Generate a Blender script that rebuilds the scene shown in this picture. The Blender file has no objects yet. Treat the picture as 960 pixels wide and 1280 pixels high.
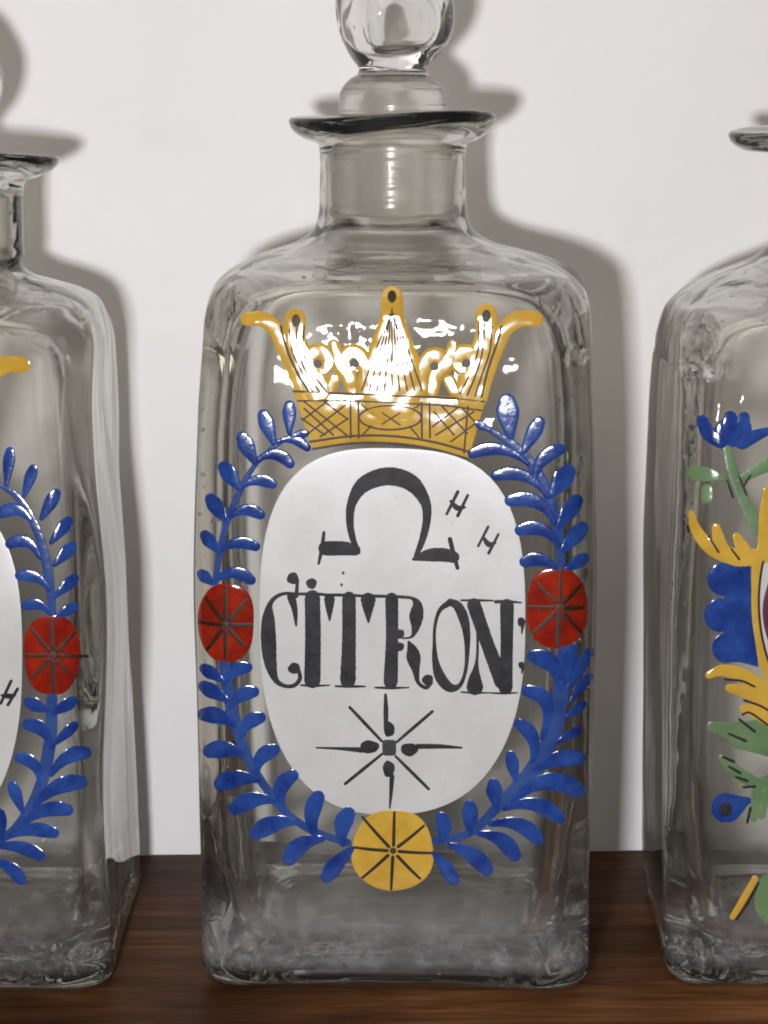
import bpy, bmesh, math, random
import numpy as np
from mathutils import Vector, Matrix
from mathutils.bvhtree import BVHTree

# ------------------------------------------------------------------ camera, world, flash
F_PX, PITCH, CAM_H, CAM_Y = 3332.0, math.radians(8.2), 0.224, -0.73
sc = bpy.context.scene
COL = sc.collection
cam_d = bpy.data.cameras.new('camera')
cam = bpy.data.objects.new('camera', cam_d); COL.objects.link(cam)
cam.location = (0, CAM_Y, CAM_H)
cam.rotation_euler = (math.pi/2 - PITCH, 0, 0)
cam_d.sensor_fit = 'VERTICAL'; cam_d.sensor_height = 32.0
cam_d.lens = 32.0*F_PX/1280.0
cam_d.clip_start = 0.01; cam_d.clip_end = 50
sc.camera = cam

world = bpy.data.worlds.new('World'); sc.world = world; world.use_nodes = True
bg = world.node_tree.nodes['Background']
bg.inputs[0].default_value = (1.0, 0.925, 0.84, 1); bg.inputs[1].default_value = 0.03

fl_d = bpy.data.lights.new('camera_flash', 'AREA')
fl_d.shape = 'RECTANGLE'; fl_d.size = 0.034; fl_d.size_y = 0.028
fl_d.energy = 4.35; fl_d.color = (1.0, 1.0, 1.04)
flash = bpy.data.objects.new('camera_flash', fl_d); COL.objects.link(flash)
flash.location = (-0.062, CAM_Y-0.005, CAM_H-0.044)
flash.rotation_euler = (Vector((0.01, 0.0, 0.13)) - flash.location).to_track_quat('-Z', 'Y').to_euler()

# added soft fill light, unseen, high in front of the shelf, lifting the shadows
fill_d = bpy.data.lights.new('shadow_fill', 'AREA'); fill_d.shape = 'DISK'; fill_d.size = 1.9
fill_d.energy = 22.0; fill_d.color = (1.0, 0.90, 0.77)
fill_lamp = bpy.data.objects.new('shadow_fill', fill_d); COL.objects.link(fill_lamp)
fill_lamp.location = (-0.45, -1.0, 1.9)
fill_lamp.rotation_euler = (Vector((0.0, 0.05, 0.12)) - fill_lamp.location).to_track_quat('-Z', 'Y').to_euler()

sc.view_settings.view_transform = 'Standard'; sc.view_settings.look = 'None'
sc.view_settings.exposure = 0.08; sc.view_settings.gamma = 1
cy = sc.cycles
cy.max_bounces = 14; cy.transmission_bounces = 14; cy.glossy_bounces = 6; cy.diffuse_bounces = 2
cy.transparent_max_bounces = 16
cy.use_adaptive_sampling = True; cy.adaptive_threshold = 0.02
cy.caustics_refractive = True; cy.caustics_reflective = False; cy.blur_glossy = 0.6
cy.sample_clamp_indirect = 4.0; cy.use_denoising = True
cy.filter_width = 1.9

# ------------------------------------------------------------------ materials
def new_mat(name):
    m = bpy.data.materials.new(name); m.use_nodes = True
    nt = m.node_tree; nt.nodes.clear()
    return m, nt
def N(nt, t, **kw):
    n = nt.nodes.new(t)
    for k, v in kw.items():
        if k in n.inputs: n.inputs[k].default_value = v
        else: setattr(n, k, v)
    return n
def L(nt, a, ao, b, bi): nt.links.new(a.outputs[ao], b.inputs[bi])
def ramp(nt, stops):
    r = nt.nodes.new('ShaderNodeValToRGB'); e = r.color_ramp.elements
    while len(e) < len(stops): e.new(0.5)
    for k, (p, c) in enumerate(stops):
        e[k].position = p; e[k].color = c if len(c) == 4 else (*c, 1)
    return r
def g(v): return (v, v, v)

def glass_mat(name, seed, film=0.014, tint=(0.885, 0.885, 0.865), residue=True, rough=0.012, seedy=0.0, thin=0.86, cords=False):
    m, nt = new_mat(name)
    out = N(nt, 'ShaderNodeOutputMaterial')
    tc = N(nt, 'ShaderNodeTexCoord')
    mp = N(nt, 'ShaderNodeMapping'); mp.inputs['Location'].default_value = (seed*1.7, seed*0.9, seed*2.3)
    L(nt, tc, 'Object', mp, 'Vector')
    # seedy, hand-blown relief: fine hammering + stretched cords
    n1 = N(nt, 'ShaderNodeTexNoise', Scale=100.0, Detail=2.5, Roughness=0.45)
    n2 = N(nt, 'ShaderNodeTexNoise', Scale=60.0, Detail=1.0)
    mp2 = N(nt, 'ShaderNodeMapping'); mp2.inputs['Scale'].default_value = (0.25, 0.25, 1.9)
    L(nt, mp, 'Vector', n1, 'Vector'); L(nt, mp, 'Vector', mp2, 'Vector'); mp2.inputs['Scale'].default_value = (0.75, 0.75, 0.10) if cords else (0.25, 0.25, 1.9) if rough < 0.1 else (0.15, 0.15, 9.0); L(nt, mp2, 'Vector', n2, 'Vector')
    vo = N(nt, 'ShaderNodeTexVoronoi', Scale=190.0); L(nt, mp, 'Vector', vo, 'Vector')
    sd = N(nt, 'ShaderNodeMapRange'); sd.inputs[1].default_value = 0.05; sd.inputs[2].default_value = 0.13
    sd.inputs[3].default_value = 1; sd.inputs[4].default_value = 0
    L(nt, vo, 'Distance', sd, 0)
    ad = N(nt, 'ShaderNodeMath', operation='MULTIPLY_ADD'); L(nt, n1, 'Fac', ad, 0); ad.inputs[1].default_value = 0.38; 
    ad2 = N(nt, 'ShaderNodeMath', operation='MULTIPLY_ADD'); L(nt, n2, 'Fac', ad2, 0); ad2.inputs[1].default_value = 2.0 if cords else 0.3 if rough < 0.1 else 1.2
    L(nt, ad2, 'Value', ad, 2)
    ms = N(nt, 'ShaderNodeMath', operation='MULTIPLY'); L(nt, sd, 0, ms, 0); ms.inputs[1].default_value = 0.25
    L(nt, ms, 'Value', ad2, 2)
    bp = N(nt, 'ShaderNodeBump', Strength=1.0, Distance=0.00032); hs = ad
    if seedy:   # the upper front of this bottle is more hammered than the rest
        s0 = N(nt, 'ShaderNodeSeparateXYZ'); L(nt, tc, 'Object', s0, 'Vector')
        a1 = N(nt, 'ShaderNodeMapRange'); a1.inputs[1].default_value = 0.125; a1.inputs[2].default_value = 0.145; L(nt, s0, 'Z', a1, 0)
        a2 = N(nt, 'ShaderNodeMapRange'); a2.inputs[1].default_value = -0.044; a2.inputs[2].default_value = -0.048; L(nt, s0, 'Y', a2, 0)
        ax = N(nt, 'ShaderNodeMath', operation='ABSOLUTE'); L(nt, s0, 'X', ax, 0)
        a3 = N(nt, 'ShaderNodeMapRange'); a3.inputs[1].default_value = 0.036; a3.inputs[2].default_value = 0.026; L(nt, ax, 0, a3, 0)
        q1 = N(nt, 'ShaderNodeMath', operation='MULTIPLY'); L(nt, a1, 0, q1, 0); L(nt, a2, 0, q1, 1)
        q2 = N(nt, 'ShaderNodeMath', operation='MULTIPLY'); L(nt, q1, 0, q2, 0); L(nt, a3, 0, q2, 1)
        q3 = N(nt, 'ShaderNodeMath', operation='MULTIPLY_ADD'); L(nt, q2, 0, q3, 0); q3.inputs[1].default_value = seedy; q3.inputs[2].default_value = 1.0
        sb = N(nt, 'ShaderNodeMath', operation='SUBTRACT'); L(nt, ad, 0, sb, 0); sb.inputs[1].default_value = 0.34
        hs = N(nt, 'ShaderNodeMath', operation='MULTIPLY'); L(nt, sb, 0, hs, 0); L(nt, q3, 0, hs, 1)
    L(nt, hs, 'Value', bp, 'Height')
    gl = N(nt, 'ShaderNodeBsdfGlass', Roughness=rough, IOR=1.5); gl.inputs['Color'].default_value = (*tint, 1)
    L(nt, bp, 'Normal', gl, 'Normal')
    # thin dusty film
    df = N(nt, 'ShaderNodeBsdfDiffuse'); df.inputs['Color'].default_value = (0.55, 0.55, 0.56, 1)
    fn = N(nt, 'ShaderNodeTexNoise', Scale=28.0, Detail=6.0, Roughness=0.7); L(nt, mp, 'Vector', fn, 'Vector')
    fr = N(nt, 'ShaderNodeMapRange'); fr.inputs[1].default_value = 0.3; fr.inputs[2].default_value = 0.75
    fr.inputs[3].default_value = film*0.5; fr.inputs[4].default_value = film*1.6
    L(nt, fn, 'Fac', fr, 0)
    fac = (fr, 0)
    if residue:   # chalky scale left by the old contents near the base
        sp = N(nt, 'ShaderNodeSeparateXYZ'); L(nt, tc, 'Object', sp, 'Vector')
        zr = N(nt, 'ShaderNodeMapRange'); zr.inputs[1].default_value = 0.030; zr.inputs[2].default_value = 0.003
        zr.inputs[3].default_value = 0.0; zr.inputs[4].default_value = 1.0
        L(nt, sp, 'Z', zr, 0)
        zl = N(nt, 'ShaderNodeMapRange'); zl.inputs[1].default_value = 0.0045; zl.inputs[2].default_value = 0.0085
        L(nt, sp, 'Z', zl, 0)
        zm = N(nt, 'ShaderNodeMath', operation='MULTIPLY'); L(nt, zr, 0, zm, 0); L(nt, zl, 0, zm, 1); zr = zm
        rn = N(nt, 'ShaderNodeTexNoise', Scale=130.0, Detail=9.0, Roughness=0.85, Distortion=0.3); L(nt, mp, 'Vector', rn, 'Vector')
        rr = N(nt, 'ShaderNodeMapRange'); rr.inputs[1].default_value = 0.46; rr.inputs[2].default_value = 0.70
        rr.inputs[3].default_value = 0.10 if not seedy else 0.16; rr.inputs[4].default_value = 0.34 if not seedy else 0.46
        L(nt, rn, 'Fac', rr, 0)
        mu = N(nt, 'ShaderNodeMath', operation='MULTIPLY'); L(nt, zr, 0, mu, 0); L(nt, rr, 0, mu, 1)
        mx = N(nt, 'ShaderNodeMath', operation='MAXIMUM'); L(nt, mu, 0, mx, 0); L(nt, fr, 0, mx, 1)
        fac = (mx, 0)
    mix = N(nt, 'ShaderNodeMixShader')
    nt.links.new(fac[0].outputs[fac[1]], mix.inputs[0])
    tr = N(nt, 'ShaderNodeBsdfTransparent'); tr.inputs['Color'].default_value = (0.975, 0.97, 0.955, 1)
    lw = N(nt, 'ShaderNodeLayerWeight', Blend=0.5)
    lr = N(nt, 'ShaderNodeMapRange', interpolation_type='SMOOTHSTEP'); lr.inputs[1].default_value = 0.06; lr.inputs[2].default_value = 0.20
    lr.inputs[3].default_value = thin; lr.inputs[4].default_value = 0.0; L(nt, lw, 'Facing', lr, 0)
    gm = N(nt, 'ShaderNodeMixShader'); L(nt, lr, 0, gm, 0); L(nt, gl, 'BSDF', gm, 1); L(nt, tr, 'BSDF', gm, 2)
    L(nt, gm, 'Shader', mix, 1); L(nt, df, 'BSDF', mix, 2)
    L(nt, mix, 'Shader', out, 'Surface')
    return m

def enamel_mat(name, c1, c2, rough=0.22, bump=0.00012, scale=420.0, vscale=90.0, spec=0.32, speck=None, det=3.0):
    m, nt = new_mat(name)
    out = N(nt, 'ShaderNodeOutputMaterial'); p = N(nt, 'ShaderNodeBsdfPrincipled')
    tc = N(nt, 'ShaderNodeTexCoord')
    n = N(nt, 'ShaderNodeTexNoise', Scale=vscale, Detail=5.0, Roughness=0.65); L(nt, tc, 'Object', n, 'Vector')
    r = ramp(nt, [(0.3, c1), (0.72, c2)]); L(nt, n, 'Fac', r, 'Fac')
    last = r
    if speck:
        v = N(nt, 'ShaderNodeTexNoise', Scale=700.0, Detail=2.0); L(nt, tc, 'Object', v, 'Vector')
        vr = ramp(nt, [(0.70, g(0)), (0.78, g(1))]); L(nt, v, 'Fac', vr, 'Fac')
        mx = N(nt, 'ShaderNodeMixRGB'); L(nt, vr, 'Color', mx, 0); L(nt, r, 'Color', mx, 1)
        mx.inputs[2].default_value = (*speck, 1); last = mx
    L(nt, last, 'Color', p, 'Base Color')
    p.inputs['Roughness'].default_value = rough; p.inputs['Specular IOR Level'].default_value = spec
    b = N(nt, 'ShaderNodeTexNoise', Scale=scale, Detail=det, Roughness=0.55); L(nt, tc, 'Object', b, 'Vector')
    bp = N(nt, 'ShaderNodeBump', Strength=1.0, Distance=bump); L(nt, b, 'Fac', bp, 'Height'); L(nt, bp, 'Normal', p, 'Normal')
    L(nt, p, 'BSDF', out, 'Surface')
    return m

M = {}
M['blue'] = enamel_mat('blue_enamel', (0.006, 0.017, 0.115), (0.026, 0.070, 0.265), 0.12, 0.00009, 300, 130, spec=0.3)
M['blue_wash'] = enamel_mat('thin_blue_enamel', (0.014, 0.036, 0.15), (0.040, 0.075, 0.21), 0.12, 0.00009, 300, 130)
M['red'] = enamel_mat('red_enamel', (0.12, 0.005, 0.003), (0.27, 0.020, 0.006), 0.10, 0.00008, 260, 150, spec=0.4)
M['yellow'] = enamel_mat('yellow_enamel', (0.38, 0.215, 0.022), (0.52, 0.33, 0.055), 0.075, 0.00042, 90, spec=0.4, det=1.8)
M['white'] = enamel_mat('white_enamel', (0.39, 0.385, 0.37), (0.465, 0.465, 0.46), 0.34, 0.00002, 420, 60, 0.35, speck=(0.33, 0.32, 0.31))
M['black'] = enamel_mat('black_enamel', (0.006, 0.006, 0.007), (0.028, 0.026, 0.029), 0.5, 0.00006, 700, 260, 0.15)
M['brown'] = enamel_mat('brown_enamel', (0.012, 0.006, 0.003), (0.034, 0.016, 0.007), 0.45, 0.00005, 600, 200, 0.2)
M['grey'] = enamel_mat('slate_enamel', (0.012, 0.016, 0.016), (0.03, 0.036, 0.034), 0.45, 0.00005, 600, 200, 0.25)
M['green'] = enamel_mat('green_enamel', (0.075, 0.135, 0.06), (0.13, 0.20, 0.095), 0.25, 0.00016, 260)
M['maroon'] = enamel_mat('maroon_enamel', (0.05, 0.010, 0.022), (0.10, 0.02, 0.03), 0.4, 0.00005, 500, 200, 0.3)

def wall_mat():
    m, nt = new_mat('white_painted_wall')
    out = N(nt, 'ShaderNodeOutputMaterial'); p = N(nt, 'ShaderNodeBsdfPrincipled')
    tc = N(nt, 'ShaderNodeTexCoord')
    n = N(nt, 'ShaderNodeTexNoise', Scale=9.0, Detail=6.0, Roughness=0.6); L(nt, tc, 'Object', n, 'Vector')
    r = ramp(nt, [(0.3, (0.755, 0.742, 0.738)), (0.7, (0.80, 0.79, 0.785))]); L(nt, n, 'Fac', r, 'Fac')
    L(nt, r, 'Color', p, 'Base Color'); p.inputs['Roughness'].default_value = 0.75
    p.inputs['Specular IOR Level'].default_value = 0.2
    b = N(nt, 'ShaderNodeTexNoise', Scale=160.0, Detail=5.0); L(nt, tc, 'Object', b, 'Vector')
    bp = N(nt, 'ShaderNodeBump', Strength=0.6, Distance=0.0003); L(nt, b, 'Fac', bp, 'Height'); L(nt, bp, 'Normal', p, 'Normal')
    L(nt, p, 'BSDF', out, 'Surface'); return m
def wood_mat():
    m, nt = new_mat('dark_varnished_wood')
    out = N(nt, 'ShaderNodeOutputMaterial'); p = N(nt, 'ShaderNodeBsdfPrincipled')
    tc = N(nt, 'ShaderNodeTexCoord')
    mp = N(nt, 'ShaderNodeMapping'); mp.inputs['Scale'].default_value = (16.0, 150.0, 150.0); L(nt, tc, 'Object', mp, 'Vector')
    n = N(nt, 'ShaderNodeTexNoise', Scale=1.0, Detail=8.0, Roughness=0.68, Distortion=0.9); L(nt, mp, 'Vector', n, 'Vector')
    r = ramp(nt, [(0.28, (0.022, 0.009, 0.004)), (0.5, (0.080, 0.033, 0.012)), (0.72, (0.15, 0.064, 0.024))]); L(nt, n, 'Fac', r, 'Fac')
    n2 = N(nt, 'ShaderNodeTexNoise', Scale=14.0, Detail=3.0); L(nt, tc, 'Object', n2, 'Vector')
    r2 = ramp(nt, [(0.3, g(0.40)), (0.52, g(0.9)), (0.7, g(1.7))]); L(nt, n2, 'Fac', r2, 'Fac')
    mx = N(nt, 'ShaderNodeMixRGB', blend_type='MULTIPLY'); mx.inputs[0].default_value = 1
    L(nt, r, 'Color', mx, 1); L(nt, r2, 'Color', mx, 2)
    L(nt, mx, 'Color', p, 'Base Color'); p.inputs['Roughness'].default_value = 0.5
    p.inputs['Specular IOR Level'].default_value = 0.06
    bp = N(nt, 'ShaderNodeBump', Strength=0.7, Distance=0.0005); L(nt, n, 'Fac', bp, 'Height'); L(nt, bp, 'Normal', p, 'Normal')
    L(nt, p, 'BSDF', out, 'Surface'); return m

# ------------------------------------------------------------------ helpers
def tag(o, label, cat, group=None):
    o['label'] = label; o['category'] = cat
    if group: o['group'] = group
def mesh_obj(name, verts, faces, mat, parent=None, smooth=True):
    me = bpy.data.meshes.new(name)
    me.from_pydata([tuple(v) for v in verts], [], faces)
    if smooth: me.polygons.foreach_set('use_smooth', [True]*len(me.polygons))
    me.materials.append(mat); me.update()
    o = bpy.data.objects.new(name, me); COL.objects.link(o)
    if parent: o.parent = parent
    return o
def box(name, size, mat, bevel=0.0):
    bm = bmesh.new(); bmesh.ops.create_cube(bm, size=1.0)
    bmesh.ops.scale(bm, vec=size, verts=bm.verts)
    if bevel: bmesh.ops.bevel(bm, geom=bm.edges[:], offset=bevel, segments=2, affect='EDGES')
    me = bpy.data.meshes.new(name); bm.to_mesh(me); bm.free(); me.materials.append(mat)
    o = bpy.data.objects.new(name, me); COL.objects.link(o); return o
def smooth_noise(P, seed, wl, amp, k=10, stretch=(1, 1, 1)):
    rng = np.random.RandomState(seed); out = np.zeros(len(P))
    for _ in range(k):
        d = rng.normal(size=3); d /= np.linalg.norm(d)
        d = d*np.array(stretch)*2*math.pi/(wl*rng.uniform(0.7, 1.5))
        out += np.sin(P@d + rng.uniform(0, 6.28))
    return out*amp/math.sqrt(k/2)
def catmull(pts, step):
    P = np.array(pts, float); n = len(P)
    if n == 2:
        k = max(2, int(np.linalg.norm(P[1, :2]-P[0, :2])/step)+1)
        t = np.linspace(0, 1, k+1)[:, None]; return P[0]*(1-t)+P[1]*t
    out = []
    for i in range(n-1):
        p0 = P[i-1] if i else 2*P[0]-P[1]; p1, p2 = P[i], P[i+1]; p3 = P[i+2] if i+2 < n else 2*P[-1]-P[-2]
        k = max(2, int(np.linalg.norm((p2-p1)[:2])/step)+1)
        for t in np.arange(k)/k:
            out.append(0.5*((2*p1)+(-p0+p2)*t+(2*p0-5*p1+4*p2-p3)*t*t+(-p0+3*p1-3*p2+p3)*t**3))
    out.append(P[-1]); return np.array(out)

# ------------------------------------------------------------------ setting: wall and shelf
WALL_ROT = math.radians(2.0); WALL_Y = 0.082
wall = box('wall', (2.4, 0.03, 1.6), wall_mat()); wall.rotation_euler = (0, 0, WALL_ROT)
nrm = Vector((-math.sin(WALL_ROT), math.cos(WALL_ROT), 0))
wall.location = Vector((0, WALL_Y, 0.35)) + nrm*0.015
wall['kind'] = 'structure'
shelf = box('shelf', (2.0, 0.24, 0.024), wood_mat(), 0.0015); shelf.rotation_euler = (0, 0, WALL_ROT)
shelf.location = Vector((0, WALL_Y, -0.012)) - nrm*(0.12+0.0025)
shelf['kind'] = 'structure'

# ------------------------------------------------------------------ glass bottles
NSEG = 176
TH = np.arange(NSEG)*2*math.pi/NSEG
TH = TH + 0.5*np.sin(4*TH)/4
CT, ST = np.cos(TH), np.sin(TH)
def ring_xy(a, b, r):
    r = min(r, a, b); ac, asn = np.abs(CT), np.abs(ST)
    cx, cyy = a-r, b-r
    tx = a/np.maximum(ac, 1e-9); ty = b/np.maximum(asn, 1e-9)
    Bq = ac*cx+asn*cyy; Cq = cx*cx+cyy*cyy-r*r
    ta = Bq+np.sqrt(np.maximum(Bq*Bq-Cq, 0))
    t = np.where(tx*asn <= cyy, tx, np.where(ty*ac <= cx, ty, ta))
    return t*CT, t*ST
def make_body(name, seed, parent, lip_r=0.0278, neck_r=0.0197, neck_off=(0, 0), half=0.0505, zs=1.0, wav=1.0, bulge=-0.0011, slope=0.0022, flare=0.0, mat=None):
    k = half/0.0505
    # outer profile from pontil to lip edge: z, half width, corner radius
    outer = [(0.0085, 0.0015, 0.0015), (0.0080, 0.010, 0.010), (0.0055, 0.024, 0.020), (0.0018, 0.0385, 0.016), (0.0000, 0.0450, 0.013),
             (0.0006, 0.0477, 0.0115), (0.0030, 0.0491, 0.0112), (0.010, 0.0497, 0.0108), (0.030, 0.0500, 0.0105), (0.080, 0.0503, 0.0105),
             (0.110, 0.0505, 0.0110), (0.125, 0.0502, 0.0112), (0.140, 0.04985, 0.0114), (0.155, 0.04945, 0.0117), (0.160, 0.04920, 0.0119), (0.166, 0.04893, 0.0123), (0.172, 0.04872, 0.0130), (0.178, 0.04850, 0.0145), (0.1815, 0.0480, 0.0165), (0.1850, 0.0470, 0.0190), (0.1886, 0.0435, 0.0230),
             (0.1912, 0.0382, 0.0262), (0.1932, 0.0315, 0.0262), (0.1950, 0.0253, 0.0243), (0.1975, 0.0214, 0.0214), (0.2015, 0.0201, 0.0201),
             (0.208, 0.0197, 0.0197), (0.2180, 0.0196, 0.0196), (0.2203, 0.0199, 0.0199), (0.2213, 0.0222, 0.0222), (0.2230, 0.0253, 0.0253),
             (0.2252, 0.0273, 0.0273), (0.2268, 0.0278, 0.0278), (0.2277, 0.0275, 0.0275), (0.2280, 0.0266, 0.0266)]
    lip_in = [(0.2272, 0.0235, 0.0235), (0.2258, 0.0200, 0.0200), (0.2240, 0.0182, 0.0182)]
    inner = [(0.2160, 0.0178, 0.0178), (0.2060, 0.0177, 0.0177), (0.1985, 0.0182, 0.0182), (0.1945, 0.0200, 0.0197), (0.1922, 0.0235, 0.0225), (0.1900, 0.0300, 0.0250),
             (0.1878, 0.0368, 0.0240), (0.1848, 0.0418, 0.0210), (0.1800, 0.0440, 0.0190), (0.1720, 0.0456, 0.0180), (0.1600, 0.0465, 0.0170), (0.130, 0.0471, 0.0165),
             (0.080, 0.0468, 0.0165), (0.040, 0.0462, 0.0165), (0.022, 0.0448, 0.0170), (0.013, 0.0425, 0.0175), (0.0095, 0.0385, 0.0150), (0.0095, 0.032, 0.018),
             (0.0125, 0.021, 0.018), (0.0145, 0.010, 0.010), (0.0150, 0.0015, 0.0015)]
    prof = outer+lip_in+inner
    ni = len(outer)+1
    # spline over the profile, uniform-ish spacing
    P = np.array(prof); res = []; outer_flag = []
    for i in range(len(P)-1):
        p0 = P[max(i-1, 0)]; p1, p2 = P[i], P[i+1]; p3 = P[min(i+2, len(P)-1)]
        d = math.hypot(p2[0]-p1[0], p2[1]-p1[1]); kk = max(1, int(round(d/0.0016)))
        for t in np.arange(kk)/kk:
            # monotone-ish: half tension
            m1, m2 = 0.5*(p2-p0), 0.5*(p3-p1)
            L1, L2, LL = np.linalg.norm((p1-p0)[:2])+1e-9, np.linalg.norm((p3-p2)[:2])+1e-9, np.linalg.norm((p2-p1)[:2])+1e-9
            m1 = ((p1-p0)/L1*LL*LL+(p2-p1)*L1)/(L1+LL); m2 = ((p2-p1)*L2+(p3-p2)/L2*LL*LL)/(L2+LL)
            h = (2*t**3-3*t*t+1)*p1+(t**3-2*t*t+t)*m1+(-2*t**3+3*t*t)*p2+(t**3-t*t)*m2
            res.append(h); outer_flag.append(i < ni)
    res.append(P[-1]); outer_flag.append(False)
    V = []; flag = []
    for (z, a, r), of in zip(res, outer_flag):
        a = max(a, 0.0008); r = min(max(r, 0.0005), a)
        kb = k if z < 0.19 else 1+(k-1)*max(0, (0.2-z)/0.01)
        sN = 1.0
        if z > 0.1965: 
            w = min(1, (z-0.1965)/0.004)
            rel = lip_r/0.0278 if (z > 0.2215 and a > 0.0205) else neck_r/0.0197
            sN = 1+(rel-1)*w
        x, y = ring_xy(a*kb*sN, a*kb*sN, r*kb*sN)
        V.append(np.stack([x, y, np.full(NSEG, z)], 1)); flag += [of]*NSEG
    V = np.concatenate(V); flag = np.array(flag); nr = len(res)
    z = V[:, 2]
    body_w = np.clip((0.192-z)/0.015, 0, 1)*np.clip((z-0.001)/0.02, 0, 1)
    # faces belly out a little
    fx = np.clip(1-(V[:, 0]/(0.05*k))**2, 0, 1); fy = np.clip(1-(V[:, 1]/(0.05*k))**2, 0, 1)
    near_y = np.abs(V[:, 1]) > 0.03; near_x = np.abs(V[:, 0]) > 0.03
    V[:, 1] += np.where(near_y, np.sign(V[:, 1])*bulge*fx*body_w, 0)
    V[:, 0] += np.where(near_x, np.sign(V[:, 0])*bulge*fy*body_w, 0)
    # hand-blown unevenness, separate for outer and inner skins
    low = np.clip((z-0.0)/0.03, 0.0, 1)
    for ax in (0, 1):
        no = smooth_noise(V, seed*7+ax, 0.11, 0.00022*wav)*low + smooth_noise(V, seed*7+ax+60, 0.040, 0.00003*wav)*low
        nn = smooth_noise(V, seed*7+ax+20, 0.055, 0.00034*wav, stretch=(1, 1, 0.45)) + smooth_noise(V, seed*7+ax+40, 0.020, 0.00005*wav, stretch=(1, 1, 0.35))
        small = np.clip((np.hypot(V[:, 0], V[:, 1])-0.005)/0.02, 0, 1)
        nk = np.where(z > 0.196, 0.3, 1.0-0.55*np.clip((z-0.165)/0.015, 0, 1))
        V[:, ax] += np.where(flag, no, no+nn*nk)*small
    # bottom edge arches between the corners
    arch = 0.0022*np.clip(1-z/0.022, 0, 1)*np.clip(np.maximum(fx*near_y, fy*near_x), 0, 1)
    V[:, 2] += np.where(flag, arch, arch*0.6)
    # neck leans off centre
    nw = np.clip((z-0.185)/0.012, 0, 1)
    V[:, 0] += neck_off[0]*nw; V[:, 1] += neck_off[1]*nw
    # lip slightly wavy
    V[:, 2] += np.clip((z-0.221)/0.005, 0, 1)*(0.0007*np.sin(np.arctan2(V[:, 1], V[:, 0])*2+seed)+0.0007*np.cos(np.arctan2(V[:, 1], V[:, 0])+2.4*seed))
    if flare: V[:, 0] *= 1+np.clip((0.19-z)/0.03, 0, 1)*(flare*np.clip(1-z/0.10, 0, 1)+0.016*np.sin(z*2*math.pi/0.105+2.2))
    V[:, 2] -= slope*np.sin(math.pi*np.clip((V[:, 2]-0.163)/0.034, 0, 1))
    V[:, 2] *= zs
    V[:, 2] -= V[:, 2].min()
    F = []
    for i in range(nr-1):
        for j in range(NSEG):
            j2 = (j+1) % NSEG
            F.append((i*NSEG+j, i*NSEG+j2, (i+1)*NSEG+j2, (i+1)*NSEG+j))
    F.append(tuple(reversed(range(NSEG)))); F.append(tuple((nr-1)*NSEG+j for j in range(NSEG)))
    o = mesh_obj(name, V, F, mat, parent)
    n_out = int(sum(outer_flag[:]))
    Fo = F[:(n_out-1)*NSEG]
    bvh = BVHTree.FromPolygons([tuple(v) for v in V[:n_out*NSEG]], Fo)
    return o, bvh

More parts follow.
